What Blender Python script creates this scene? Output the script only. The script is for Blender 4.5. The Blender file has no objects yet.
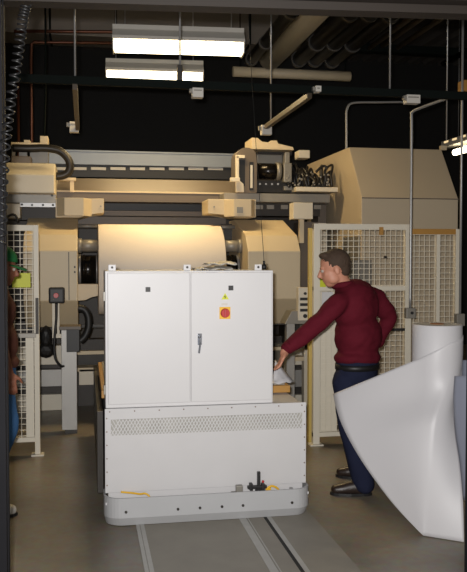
import bpy, bmesh, math, random
from mathutils import Vector, Matrix
random.seed(7)
sc = bpy.context.scene
COL = sc.collection
# ------------------------------------------------------------------ camera
A = math.radians(10.5); PT = math.radians(2.07); FPX = 800.0; H = 1.68
FW = Vector((math.sin(A)*math.cos(PT), math.cos(A)*math.cos(PT), -math.sin(PT)))
RT = Vector((math.cos(A), -math.sin(A), 0))
UP = RT.cross(FW)
def ray(x, y): return FW + RT*((x-233.5)/FPX) + UP*((286-y)/FPX)
def P(x, y, Y):
    r = ray(x, y); t = Y/r.y
    return Vector((r.x*t, Y, H + r.z*t))
def FL(x, y):
    r = ray(x, y); t = -H/r.z
    return Vector((r.x*t, r.y*t, 0))
def XX(x, Y, y=257): return P(x, y, Y).x
def ZZ(y, Y, x=150): return P(x, y, Y).z
cam = bpy.data.cameras.new('camera'); co = bpy.data.objects.new('camera', cam); COL.objects.link(co)
cam.sensor_fit = 'HORIZONTAL'; cam.sensor_width = 36; cam.lens = 36*FPX/467; cam.clip_start = .05
co.location = (0, 0, H)
co.rotation_euler = FW.to_track_quat('-Z', 'Y').to_euler()
sc.camera = co
# ------------------------------------------------------------------ materials
def lin(c): return tuple((v/255/12.92 if v/255 <= .04045 else ((v/255+.055)/1.055)**2.4) for v in c)
def mat(name, rgb, rough=.5, metal=0.0, var=.08, scale=6.0, bump=0.0, bscale=60.0, emit=None, estr=0, coat=0):
    m = bpy.data.materials.new(name); m.use_nodes = True
    nt = m.node_tree; b = nt.nodes['Principled BSDF']
    c = lin(rgb)
    tc = nt.nodes.new('ShaderNodeTexCoord')
    if var:
        n = nt.nodes.new('ShaderNodeTexNoise'); n.inputs['Scale'].default_value = scale; n.inputs['Detail'].default_value = 5
        nt.links.new(tc.outputs['Object'], n.inputs['Vector'])
        mx = nt.nodes.new('ShaderNodeMix'); mx.data_type = 'RGBA'
        mx.inputs[6].default_value = tuple(v*(1-var) for v in c)+(1,)
        mx.inputs[7].default_value = tuple(min(1, v*(1+var)) for v in c)+(1,)
        nt.links.new(n.outputs['Fac'], mx.inputs[0]); nt.links.new(mx.outputs[2], b.inputs['Base Color'])
    else: b.inputs['Base Color'].default_value = c+(1,)
    b.inputs['Roughness'].default_value = rough; b.inputs['Metallic'].default_value = metal
    if coat: b.inputs['Coat Weight'].default_value = coat
    if bump:
        n2 = nt.nodes.new('ShaderNodeTexNoise'); n2.inputs['Scale'].default_value = bscale
        nt.links.new(tc.outputs['Object'], n2.inputs['Vector'])
        bp = nt.nodes.new('ShaderNodeBump'); bp.inputs['Strength'].default_value = bump; bp.inputs['Distance'].default_value = .01
        nt.links.new(n2.outputs['Fac'], bp.inputs['Height']); nt.links.new(bp.outputs['Normal'], b.inputs['Normal'])
    if emit:
        b.inputs['Emission Color'].default_value = emit+(1,); b.inputs['Emission Strength'].default_value = estr
    return m
M = dict(
 white=mat('white_enamel', (204, 203, 204), .42, var=.03, scale=3),
 cart=mat('white_cart_paint', (196, 195, 196), .5, var=.05, scale=4),
 bumper=mat('grey_bumper_paint', (172, 173, 175), .45, var=.05),
 cream=mat('cream_machine_paint', (206, 189, 158), .5, var=.04, scale=2),
 cream2=mat('pale_cream_paint', (214, 205, 186), .5, var=.04, scale=2),
 fence=mat('fence_grey_white_paint', (216, 209, 192), .5, var=.04),
 steel=mat('brushed_steel', (165, 165, 165), .4, metal=.55, var=.1),
 greym=mat('grey_machine_metal', (138, 134, 126), .45, metal=.3, var=.1),
 tan=mat('brown_grey_beam_paint', (98, 88, 78), .5, var=.08),
 dark=mat('dark_machine_metal', (50, 46, 42), .5, metal=.3, var=.15),
 black=mat('black_rubber', (24, 24, 25), .5, var=.1),
 blackm=mat('black_glossy_metal', (30, 28, 27), .22, metal=.6, var=.1),
 brass=mat('brass_fitting', (170, 130, 60), .35, metal=.8),
 red=mat('red_plastic', (175, 30, 30), .4),
 yellow=mat('yellow_plastic', (225, 175, 30), .45),
 lime=mat('yellow_green_plastic', (200, 205, 40), .5),
 yellowp=mat('worn_yellow_paint', (172, 126, 58), .5, var=.15),
 ypost=mat('yellow_post_paint', (196, 172, 96), .5),
 chrome=mat('chrome', (190, 195, 205), .15, metal=.9, var=.02),
 paper=mat('white_paper', (198, 197, 200), .45, var=.015, scale=2),
 rollp=mat('white_roll_paper', (234, 222, 206), .6, var=.02, scale=30, bump=.04, bscale=45),
 brown=mat('brown_cardboard', (150, 100, 60), .8),
 copper=mat('copper', (92, 56, 42), .4, metal=.6),
 rail=mat('worn_rail_steel', (178, 177, 173), .45, metal=.15, var=.12, scale=15),
 rail2=mat('dark_rail_groove', (32, 31, 30), .7),
 slab=mat('grey_track_concrete', (142, 137, 127), .55, var=.18, scale=5),
 post=mat('dark_painted_post', (31, 31, 34), .75, metal=.2, var=.15),
 header=mat('dark_brown_header', (34, 26, 19), .6, var=.15, scale=3),
 strut=mat('dark_green_strut', (12, 18, 16), .8, var=.1),
 strutl=mat('tan_channel', (62, 52, 40), .45, metal=.3),
 sensor=mat('pale_box_plastic', (196, 192, 184), .5),
 duct=mat('grey_sheet_duct', (120, 112, 104), .5, metal=.2, var=.1, scale=2),
 beige=mat('beige_duct', (186, 186, 188), .6, var=.1),
 whitepipe=mat('off_white_pipe', (190, 178, 156), .5),
 pipeb=mat('black_pipe', (40, 38, 37), .4, metal=.2),
 wall=mat('dark_wall', (18, 17, 17), .8, var=.2),
 ceil=mat('dark_roof_deck', (74, 70, 66), .7, var=.15),
 shirt=mat('maroon_shirt_cloth', (88, 21, 34), .85, var=.12, scale=14, bump=.25, bscale=25),
 jeans=mat('navy_trousers_cloth', (32, 36, 56), .9, var=.12, scale=14, bump=.2, bscale=25),
 denim=mat('blue_denim', (62, 98, 140), .9, var=.12, scale=14),
 skin=mat('skin', (188, 132, 108), .55, var=.06, scale=12),
 skin2=mat('tanned_skin', (130, 82, 62), .55, var=.06, scale=12),
 hair=mat('dark_brown_hair', (66, 50, 38), .8, var=.25, scale=40, bump=.5, bscale=120),
 shoe=mat('dark_brown_leather', (42, 32, 28), .4, var=.15),
 sneaker=mat('white_sneaker', (200, 198, 194), .6),
 cap=mat('green_cap_cloth', (40, 104, 60), .85),
 tee=mat('brown_shirt_cloth', (92, 58, 48), .9),
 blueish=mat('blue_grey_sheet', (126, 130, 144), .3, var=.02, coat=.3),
 eyew=mat('eye_white', (170, 160, 150), .3), lip=mat('lip', (160, 90, 82), .5),
 screwm=mat('brown_screw', (110, 90, 78), .5),
 grillb=mat('grille_backing_grey', (158, 156, 150), .6, var=.35, scale=9),
 ring=mat('dark_grey_coupling', (84, 82, 80), .4, metal=.3),
 alum=mat('aluminium_post', (160, 158, 154), .45, metal=.35, var=.06),
 hood=mat('white_fixture_enamel', (200, 196, 188), .4),
 tube=mat('fluorescent_tube', (255, 250, 235), .3, var=0, emit=(1, .86, .58), estr=7),
 glow=mat('lit_vent_slot', (255, 240, 200), .4, var=0, emit=(1, .75, .4), estr=.9),
 beamsteel=mat('blue_grey_beam_steel', (142, 150, 160), .42, metal=.2, var=.08),
 encp=mat('enclosure_paint', (194, 178, 152), .5, var=.04, scale=2),
 coil=mat('coiled_cord_rubber', (30, 30, 31), .4),
)
for k_ in ('shirt', 'jeans', 'denim', 'tee', 'cap', 'post', 'strut'): M[k_].node_tree.nodes['Principled BSDF'].inputs['Specular IOR Level'].default_value = .12
# floor material with stains and joints
fm = bpy.data.materials.new('polished_concrete'); fm.use_nodes = True
nt = fm.node_tree; b = nt.nodes['Principled BSDF']; tc = nt.nodes.new('ShaderNodeTexCoord')
n1 = nt.nodes.new('ShaderNodeTexNoise'); n1.inputs['Scale'].default_value = 1.3; n1.inputs['Detail'].default_value = 8
n2 = nt.nodes.new('ShaderNodeTexNoise'); n2.inputs['Scale'].default_value = 22; n2.inputs['Detail'].default_value = 6
for n in (n1, n2): nt.links.new(tc.outputs['Object'], n.inputs['Vector'])
r1 = nt.nodes.new('ShaderNodeValToRGB'); r1.color_ramp.elements[0].position = .3; r1.color_ramp.elements[1].position = .72
r1.color_ramp.elements[0].color = lin((100, 92, 80))+(1,); r1.color_ramp.elements[1].color = lin((142, 133, 118))+(1,)
nt.links.new(n1.outputs['Fac'], r1.inputs[0])
mx = nt.nodes.new('ShaderNodeMix'); mx.data_type = 'RGBA'; mx.blend_type = 'OVERLAY'; mx.inputs[0].default_value = .35
nt.links.new(r1.outputs[0], mx.inputs[6]); nt.links.new(n2.outputs['Color'], mx.inputs[7]); nt.links.new(mx.outputs[2], b.inputs['Base Color'])
mr = nt.nodes.new('ShaderNodeMapRange'); mr.inputs['To Min'].default_value = .28; mr.inputs['To Max'].default_value = .5
nt.links.new(n2.outputs['Fac'], mr.inputs[0]); nt.links.new(mr.outputs[0], b.inputs['Roughness'])
M['floor'] = fm
# ------------------------------------------------------------------ mesh helpers
def nb(): return bmesh.new()
def box(bm, x0, x1, y0, y1, z0, z1, bev=0):
    x0, x1 = sorted((x0, x1)); y0, y1 = sorted((y0, y1)); z0, z1 = sorted((z0, z1))
    v = [bm.verts.new((x, y, z)) for x in (x0, x1) for y in (y0, y1) for z in (z0, z1)]
    fs = [(0, 1, 3, 2), (4, 6, 7, 5), (0, 4, 5, 1), (2, 3, 7, 6), (0, 2, 6, 4), (1, 5, 7, 3)]
    faces = [bm.faces.new([v[i] for i in f]) for f in fs]
    if bev:
        es = {e for f in faces for e in f.edges}
        bmesh.ops.bevel(bm, geom=list(es), offset=bev, segments=2, affect='EDGES', profile=.6)
    return bm
def fb(bm, x0, y0, x1, y1, Y, d, bev=0):
    """box whose front face, at depth Y, covers the given frame rectangle"""
    ym = (y0+y1)/2; xm = (x0+x1)/2
    return box(bm, P(x0, ym, Y).x, P(x1, ym, Y).x, Y, Y+d, P(xm, y1, Y).z, P(xm, y0, Y).z, bev)
def basis(d):
    d = d.normalized(); u = d.orthogonal().normalized(); return u, d.cross(u)
def cyl(bm, p0, p1, r, seg=20, r2=None, smooth=True, cap=True):
    p0, p1 = Vector(p0), Vector(p1); u, w = basis(p1-p0); r2 = r if r2 is None else r2
    a = [bm.verts.new(p0+(u*math.cos(t)+w*math.sin(t))*r) for t in [2*math.pi*i/seg for i in range(seg)]]
    c = [bm.verts.new(p1+(u*math.cos(t)+w*math.sin(t))*r2) for t in [2*math.pi*i/seg for i in range(seg)]]
    for i in range(seg):
        f = bm.faces.new((a[i], a[(i+1) % seg], c[(i+1) % seg], c[i])); f.smooth = smooth
    if cap: bm.faces.new(a[::-1]); bm.faces.new(c)
    return bm
def tube(bm, pts, r, seg=8, sub=0, cap=True):
    pts = [Vector(p) for p in pts]
    if sub:
        q = []
        n = len(pts)
        for i in range(n-1):
            p0 = pts[max(i-1, 0)]; p1 = pts[i]; p2 = pts[i+1]; p3 = pts[min(i+2, n-1)]
            for k in range(sub):
                t = k/sub
                q.append(.5*((2*p1)+(p2-p0)*t+(2*p0-5*p1+4*p2-p3)*t*t+(3*p1-p0-3*p2+p3)*t**3))
        q.append(pts[-1]); pts = q
    rings = []; u = None
    for i, p in enumerate(pts):
        d = (pts[min(i+1, len(pts)-1)]-pts[max(i-1, 0)]).normalized()
        if u is None: u = d.orthogonal().normalized()
        u = (u-d*u.dot(d)).normalized(); w = d.cross(u)
        rings.append([bm.verts.new(p+(u*math.cos(t)+w*math.sin(t))*r) for t in [2*math.pi*k/seg for k in range(seg)]])
    for a, c in zip(rings, rings[1:]):
        for k in range(seg):
            f = bm.faces.new((a[k], a[(k+1) % seg], c[(k+1) % seg], c[k])); f.smooth = True
    if cap: bm.faces.new(rings[0][::-1]); bm.faces.new(rings[-1])
    return bm
def prism(bm, poly, axis, a0, a1, bev=0):
    """poly: (Y,Z) if axis x; (X,Z) if axis y; (X,Y) if axis z"""
    def mk(p, a):
        return (a, p[0], p[1]) if axis == 'x' else ((p[0], a, p[1]) if axis == 'y' else (p[0], p[1], a))
    v0 = [bm.verts.new(mk(p, a0)) for p in poly]; v1 = [bm.verts.new(mk(p, a1)) for p in poly]
    n = len(poly); fs = [bm.faces.new(v0), bm.faces.new(v1[::-1])]
    for i in range(n): fs.append(bm.faces.new((v0[i], v1[i], v1[(i+1) % n], v0[(i+1) % n])))
    if bev:
        bmesh.ops.bevel(bm, geom=list({e for f in fs for e in f.edges}), offset=bev, segments=2, affect='EDGES', profile=.6)
    return bm
def ball(bm, c, r, s=(1, 1, 1), mtx=None, sub=2):
    m = Matrix.Translation(Vector(c)) @ (mtx.to_4x4() if mtx else Matrix.Identity(4)) @ Matrix.Diagonal((r*s[0], r*s[1], r*s[2], 1))
    bmesh.ops.create_icosphere(bm, subdivisions=sub, radius=1, matrix=m)
    return bm
def rcone(bm, p0, p1, r0, r1, flat=None):
    cyl(bm, p0, p1, r0, 18, r1); ball(bm, p0, r0); ball(bm, p1, r1); return bm
def worldloc(o):
    v = Vector((0, 0, 0))
    while o: v += o.location; o = o.parent
    return v
def obj(name, bm, m, parent=None, smooth=False):
    bmesh.ops.recalc_face_normals(bm, faces=bm.faces[:])
    me = bpy.data.meshes.new(name)
    off = worldloc(parent) if parent else None
    o = None
    if off is None:
        lo = [min(v.co[i] for v in bm.verts) for i in range(3)]; hi = [max(v.co[i] for v in bm.verts) for i in range(3)]
        off = Vector(((lo[0]+hi[0])/2, (lo[1]+hi[1])/2, lo[2]))
        loc = off
    else: loc = Vector((0, 0, 0))
    for v in bm.verts: v.co -= off
    if smooth:
        for f in bm.faces: f.smooth = True
    bm.to_mesh(me); bm.free()
    me.materials.append(M[m] if isinstance(m, str) else m)
    o = bpy.data.objects.new(name, me); COL.objects.link(o); o.location = loc
    if parent: o.parent = parent
    return o
def tag(o, label, cat, group=None):
    o['label'] = label; o['category'] = cat
    if group: o['group'] = group
    return o
def thing(name, label, cat, loc, group=None):
    o = bpy.data.objects.new(name, None); COL.objects.link(o); o.location = loc; o.empty_display_size = .1
    return tag(o, label, cat, group)
def struct(name, bm, m, label=None, parent=None):
    o = obj(name, bm, m, parent)
    if not parent: o['kind'] = 'structure'
    if label: o['label'] = label
    return o
def plabel(o, t): o['label'] = t; return o
def solid(bm_grid_pts, th):
    """closed thin shell from a grid of points"""
    bm = nb(); R_, C_ = len(bm_grid_pts), len(bm_grid_pts[0])
    vs = [[bm.verts.new(p) for p in row] for row in bm_grid_pts]
    for i in range(R_-1):
        for j in range(C_-1):
            f = bm.faces.new((vs[i][j], vs[i][j+1], vs[i+1][j+1], vs[i+1][j])); f.smooth = True
    bmesh.ops.recalc_face_normals(bm, faces=bm.faces[:])
    bmesh.ops.solidify(bm, geom=bm.faces[:], thickness=th)
    for f in bm.faces: f.smooth = True
    return bm
def remesh(bm, voxel, it=4, fac=.5):
    """one continuous smooth skin around overlapping volumes"""
    me = bpy.data.meshes.new('tmp'); bmesh.ops.recalc_face_normals(bm, faces=bm.faces[:]); bm.to_mesh(me); bm.free()
    o = bpy.data.objects.new('tmp', me); COL.objects.link(o)
    r = o.modifiers.new('r', 'REMESH'); r.mode = 'VOXEL'; r.voxel_size = voxel
    s = o.modifiers.new('s', 'SMOOTH'); s.iterations = it; s.factor = fac
    dg = bpy.context.evaluated_depsgraph_get(); dg.update()
    m2 = bpy.data.meshes.new_from_object(o.evaluated_get(dg))
    bpy.data.objects.remove(o); bpy.data.meshes.remove(me)
    out = nb(); out.from_mesh(m2); bpy.data.meshes.remove(m2)
    for f in out.faces: f.smooth = True
    return out
# ------------------------------------------------------------------ room shell
CZ = 5.3
struct('floor', box(nb(), -6, 9, -1.5, 14.5, -.2, 0), 'floor', 'brown polished concrete factory floor')
struct('wall_back', box(nb(), -6, 9, 14.3, 14.5, 0, CZ+.09), 'wall')
struct('wall_left', box(nb(), -6.2, -6, -1.5, 14.5, 0, CZ+.09), 'wall')
struct('wall_right', box(nb(), 9, 9.2, -1.5, 14.5, 0, CZ+.09), 'wall')
poly = [(-6, CZ+.2), (-6, CZ)]
x = -6
while x < 8.99:
    for dx, z in ((.16, CZ), (.2, CZ+.08), (.26, CZ+.08), (.3, CZ)): poly.append((min(x+dx, 9), z))
    x += .3
poly.append((9, CZ+.2))
bm = nb()
for i in range(1, len(poly)-2):
    (xa, za), (xb, zb) = poly[i], poly[i+1]
    if xb-xa < 1e-4: continue
    prism(bm, [(xa, za), (xb, zb), (xb, CZ+.2), (xa, CZ+.2)], 'y', -1.5, 14.5)
struct('ceiling', bm, 'ceil', 'dark corrugated roof deck')
# the opening the scene is seen through
bm = nb(); xl = XX(5.2, 3.42, 400)
box(bm, xl-.35, xl, 3.42, 3.47, 0, 3.3); box(bm, xl-.025, xl+.004, 3.47, 3.53, 0, 3.3)
box(bm, xl-.10, xl-.075, 3.40, 3.42, 0, 3.3)
struct('trim_1', bm, 'post', 'dark steel post at the left of the opening')
bm = nb(); xr = XX(464.6, 3.45, 540)
box(bm, xr, xr+.12, 3.42, 3.45, 0, 3.3); box(bm, xr+.05, xr+.12, 3.45, 3.5, 0, 3.3)
struct('trim_2', bm, 'post', 'dark steel post at the right of the opening')
bm = nb()
pts = [(-.9, 3.53), (-.9, 3.62), (2.3, 3.33), (2.3, 3.24)]
prism(bm, pts, 'z', 2.745, 3.3)
prism(bm, [(-.9, 3.46), (-.9, 3.53), (2.3, 3.24), (2.3, 3.17)], 'z', 2.78, 3.3)
struct('trim_3', bm, 'header', 'dark brown header beam over the opening')
# ------------------------------------------------------------------ floor rails
R = .004
t = thing('floor_rail', 'narrow steel rail set in the floor, left of the cart centre', 'rail', (.328, 4, 0))
obj('rail_band', box(nb(), .302, .352, 1.5, 8.0, 0, R), 'rail', t)
obj('rail_groove', box(nb(), .324, .328, 1.5, 8.0, R, R+.0015), 'greym', t)
t = thing('floor_rail', 'wide steel rail with a dark groove set in the floor, right of the cart centre', 'rail', (1.06, 4, 0))
obj('rail_band', box(nb(), .96, 1.02, 1.5, 8.0, 0, R), 'rail', t)
obj('rail_band', box(nb(), 1.142, 1.17, 1.5, 8.0, 0, R), 'rail', t)
plabel(obj('rail_groove', box(nb(), 1.12, 1.142, 1.5, 8.0, 0, .002), 'rail2', t), 'dark open groove')
plabel(obj('rail_groove', box(nb(), 1.005, 1.012, 1.5, 8.0, R, R+.0015), 'greym', t), 'thin dark groove')
struct('trim_6', box(nb(), 1.02, 1.12, 1.5, 8.0, 0, .0022), 'slab', 'grey concrete strip within the wide rail')
struct('trim_4', box(nb(), 1.17, 1.44, 1.5, 8.0, 0, .0025), 'slab', 'grey concrete strip beside the rail')
struct('trim_5', box(nb(), .352, .96, 1.5, 8.0, 0, .0015), 'slab', 'grey concrete strip between the rails')
# ------------------------------------------------------------------ transfer cart
CY = 5.06; CX0, CX1 = .115, 1.425; CT = .725
cart = thing('transfer_cart', 'low white roll cart on floor rails carrying the white electrical cabinet', 'cart', (.77, 6.2, 0))
obj('chassis', box(nb(), CX0+.02, CX1-.02, CY+.02, 7.3, .10, CT-.01), 'cart', cart)
fp = obj('front_panel', box(nb(), CX0, CX1, CY, CY+.02, .19, CT, .004), 'cart', cart)
# perforated grille: dark backing and a slanted lattice in front
gx0, gx1, gz1, gz0 = XX(110, CY), XX(302.5, CY), ZZ(416.5, CY, 200), ZZ(432, CY, 200)
obj('grille_backing', box(nb(), gx0, gx1, CY-.003, CY, gz0, gz1), 'grillb', cart)
bm = nb(); n = 58; w = (gx1-gx0)/n; hh = gz1-gz0
for i in range(n+1):
    for s in (-1, 1):
        xa = gx0+i*w; k = hh*.55*s
        a, c = Vector((xa, CY-.005, gz0)), Vector((xa+k, CY-.005, gz1))
        if c.x < gx0: f = (gx0-a.x)/(c.x-a.x); c = a+(c-a)*f
        if c.x > gx1: f = (gx1-a.x)/(c.x-a.x); c = a+(c-a)*f
        if (c-a).length > .004: cyl(bm, a, c, .0037, 4, smooth=False)
plabel(obj('mesh_grille', bm, 'cart', cart), 'expanded metal grille strip')
sp = [(CX0+.03+i*(CX1-CX0-.06)/8, CT-.018) for i in range(9)]+[(xx, .24+i*.085) for i in range(6) for xx in (CX0+.012, CX1-.012)]
for (xx, zz) in sp: obj('screw', cyl(nb(), (xx, CY-.003, zz), (xx, CY+.001, zz), .0045, 8), 'screwm', fp)
# bumper: rounded U-shaped skirt
bm = nb(); bz0, bz1 = .006, .185; o_ = .115; r = .11; th = .012
def upath(off):
    x0, x1, yf, yb = CX0-.01+off, CX1+.01-off, CY-o_+off, CY+.12
    q = [(x0, yb)]
    for k in range(9):
        a = math.pi*k/16; q.append((x0+r-r*math.cos(a), yf+r-r*math.sin(a)))
    for k in range(9):
        a = math.pi*k/16; q.append((x1-r+r*math.sin(a), yf+r-r*math.cos(a)))
    q.append((x1, yb)); return q
op, ip = upath(0), upath(th)
rows = []
for (xa, ya), (xb, yb) in zip(op, ip):
    rows.append([bm.verts.new(c) for c in ((xa, ya, bz1), (xa, ya, bz0+.055), (xb, yb+.02, bz0), (xb+0, yb+.03, bz0), (xb, yb, bz1))])
for a, c in zip(rows, rows[1:]):
    for k in range(5):
        f = bm.faces.new((a[k], a[(k+1) % 5], c[(k+1) % 5], c[k])); f.smooth = False
bm.faces.new(rows[0]); bm.faces.new(rows[-1][::-1])
bump = plabel(obj('bumper', bm, 'bumper', cart), 'grey rounded bumper skirt')
for px in (126, 178, 200, 222, 243, 292):
    c = P(px, 509, CY-o_); c.z = .10
    obj('bolt', cyl(nb(), c+Vector((0, -.005, 0)), c+Vector((0, .004, 0)), .009, 10), 'dark', bump)
obj('ledge', box(nb(), CX0+.0, CX1-.0, CY-o_+.05, CY, .135, .15), 'cart', cart)
# yellow loops, fitting and valve on the ledge
ly = CY-.05
c = P(121, 492, ly)
bm = tube(nb(), [P(121, 492, CY-.004), P(132, 493, ly+.03), P(140, 494, ly+.01), P(145, 493.5, ly), P(149, 496, ly-.005), P(149.5, 500, ly-.01)], .0062, 8, 6)
plabel(obj('air_hose', bm, 'yellow', cart), 'short yellow hose at the left')
bm = tube(nb(), [P(266, 497, ly), P(267, 489, ly), P(272, 486, ly), P(278, 489, ly), P(280, 496, ly)], .007, 8, 6)
fb(bm, 266, 488, 271, 495, ly-.005, .02)
plabel(obj('air_hose', bm, 'yellow', cart), 'yellow hose loop at the right')
bm = nb(); fb(bm, 236.5, 486, 243, 496, ly, .04, .004); fb(bm, 232, 493, 238, 496, ly, .04)
obj('fitting', bm, 'greym', cart)
bm = nb(); fb(bm, 257.5, 472, 260.5, 496, ly-.01, .02, .002); fb(bm, 248, 486, 267, 489, ly-.015, .03, .003)
fb(bm, 250, 484, 253, 491, ly-.02, .04, .003); fb(bm, 262, 484, 265, 491, ly-.02, .04, .003); fb(bm, 256, 489, 262, 493, ly-.012, .03)
v = obj('valve', bm, 'black', cart)
c = P(263, 481.5, ly-.015)
plabel(obj('button', ball(nb(), c, .009), 'red', v), 'small red button')
bm = nb(); fb(bm, 284, 490, 286, 496, ly, .02); fb(bm, 290, 488, 293, 495, ly, .02); obj('fitting', bm, 'steel', cart)
# deck edge seen behind the cabinet, with worn yellow paint
obj('deck', box(nb(), CX0-.012, CX1, CY+.42, 7.0, CT-.005, CT+.045, .004), 'yellowp', cart)
obj('deck_plate', box(nb(), CX0+.02, CX1-.03, CY+.46, 6.95, CT+.045, CT+.055), 'greym', cart)
obj('side_rail', box(nb(), CX0-.045, CX0-.005, CY+.25, 7.6, .12, CT-.06, .003), 'dark', cart)
for yw in (5.7, 7.0):
    for xw in (.327, 1.04):
        obj('wheel', cyl(nb(), (xw-.018, yw, .104), (xw+.018, yw, .104), .10, 20), 'dark', cart)
# ------------------------------------------------------------------ electrical cabinet
KX0, KX1, KY, KZ0, KZ1 = .121, 1.204, CY, CT, 1.594
kab = thing('electrical_cabinet', 'white two-door electrical cabinet with a red switch on the cart', 'cabinet', (.66, KY+.2, CT))
obj('body', box(nb(), KX0, KX1, KY+.02, KY+.4, KZ0, KZ1, .006), 'white', kab)
xm = XX(190.5, KY)
dz0, dz1 = KZ0+.025, KZ1-.012
d1 = obj('door', box(nb(), KX0+.015, xm-.003, KY, KY+.022, dz0, dz1, .005), 'white', kab)
d2 = obj('door', box(nb(), xm+.003, KX1-.012, KY, KY+.022, dz0, dz1, .005), 'white', kab)
for px, py, d in ((148, 289.5, d1), (231, 288, d2)):
    bm = nb(); fb(bm, px-2.4, py-2.4, px+2.4, py+2.4, KY-.006, .008, .001)
    lk = plabel(obj('lock', bm, 'black', d), 'black square lock')
tri = [P(225, 293, KY), P(221.3, 299.5, KY), P(228.8, 299.3, KY)]
plabel(obj('warning_sign', prism(nb(), [(p.x, p.z) for p in tri], 'y', KY-.003, KY), 'lime', d2), 'yellow triangular warning sign with a dark bolt')
bolt = [P(225.4, 294.6, KY), P(223.9, 297.2, KY), P(225, 297.2, KY), P(224.5, 299, KY), P(226.2, 296.6, KY), P(225.1, 296.6, KY)]
obj('warning_symbol', prism(nb(), [(p.x, p.z) for p in bolt], 'y', KY-.005, KY-.0015), 'black', d2)
bm = nb(); fb(bm, 219.5, 307, 230.5, 319, KY-.006, .007, .002)
pl = plabel(obj('switch_plate', bm, 'yellow', d2), 'yellow square plate of the main switch')
c = P(225, 313, KY)
bm = cyl(nb(), c+Vector((0, -.028, 0)), c+Vector((0, -.005, 0)), .027, 24, .031)
box(bm, c.x-.007, c.x+.007, KY-.042, KY-.026, c.z-.025, c.z+.025, .003)
plabel(obj('switch_knob', bm, 'red', d2), 'red rotary switch knob')
bm = nb(); fb(bm, 221.5, 303.2, 227.5, 305.3, KY-.002, .003); obj('label_plate', bm, 'sensor', d2)
bm = nb()
tube(bm, [P(200, 336, KY-.03), P(200, 345, KY-.03), P(199, 353, KY-.018)], .007, 8, 4)
ball(bm, P(200, 337, KY-.028), .013, (1, .8, 1)); cyl(bm, P(200, 337, KY-.03), P(200, 337, KY+.002), .008, 10)
fb(bm, 197.7, 333.5, 202, 345, KY-.007, .009, .002)
plabel(obj('handle', bm, 'chrome', d2), 'chrome swing handle')
for px in (112, 187, 258):
    bm = nb(); xc = XX(px, KY+.1); zz = KZ1
    box(bm, xc-.024, xc+.024, KY+.09, KY+.1, zz-.004, zz+.038, .003); box(bm, xc-.024, xc+.024, KY+.1, KY+.13, zz-.002, zz+.006)
    lg = obj('lifting_lug', bm, 'white', kab)
    obj('lug_hole', cyl(nb(), (xc, KY+.086, zz+.02), (xc, KY+.09, zz+.02), .008, 10), 'dark', lg)
for zz in (KZ0+.12, KZ1-.16):
    obj('hinge', box(nb(), KX0-.012, KX0+.001, KY+.0, KY+.03, zz-.03, zz+.03, .003), 'greym', kab)
# papers lying on the cabinet top
def papersheet(label, x0, x1, y0, y1, z, k, m='paper'):
    g = []
    for i in range(7):
        row = []
        for j in range(13):
            u, v2 = j/12, i/6
            row.append(Vector((x0+(x1-x0)*u, y0+(y1-y0)*v2+.03*u, z+k*(math.sin(u*7+v2*3)**2)*.6+k*u*v2)))
        g.append(row)
    tag(obj('paper_sheet', solid(g, .002), m), label, 'paper', 'papers on the cabinet')
papersheet('lowest crumpled paper sheet lying at the front of the white cabinet top', .70, .95, KY+.04, KY+.3, KZ1+.003, .02, 'sensor')
papersheet('upper crumpled paper sheet lying on another on the white cabinet top', .78, .98, KY+.06, KY+.32, KZ1+.034, .022, 'sensor')
bm = nb(); c = P(264, 270, KY+.2); c.z = KZ1+.002
cyl(bm, c, c+Vector((0, 0, .035)), .016, 12); cyl(bm, c+Vector((0, 0, .035)), c+Vector((0, 0, .06)), .008, 8)
t = thing('cable_plug', 'small black plug on the cabinet top with a thin cord rising from it', 'plug', c)
obj('plug_body', bm, 'black', t)
obj('cord', tube(nb(), [c+Vector((0, 0, .062)), c+Vector((0, .3, 1.0)), c+Vector((0, .55, 2.0)), c+Vector((0, .7, CZ-c.z))], .0022, 6, 6), 'black', t)
# crumpled white bag and paper on the cart deck right of the cabinet
bm = nb(); dk = CT+.055
base = [P(275.5, 390, 5.6), P(291, 388, 5.6)]
g = []
prof = [(275, 360, 5.60), (281, 367, 5.59), (288, 376, 5.57), (293, 387, 5.54)]
for i, (px, py, Y) in enumerate(prof):
    p = P(px, py, Y); q = P(272-i*.5, min(391, py+20-i*2), Y-.06)
    q.z = max(q.z, dk+.004)
    p.z = max(p.z, dk+.005)
    g.append([p.lerp(q, k/6)+Vector((0, -.02*math.sin(k/6*math.pi), .006*math.sin(k*2.1+i))) for k in range(7)])
tag(obj('paper_wrapper', solid(g, .003), 'paper'), 'crumpled white paper wrapper lying on the cart deck right of the cabinet', 'paper')
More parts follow.
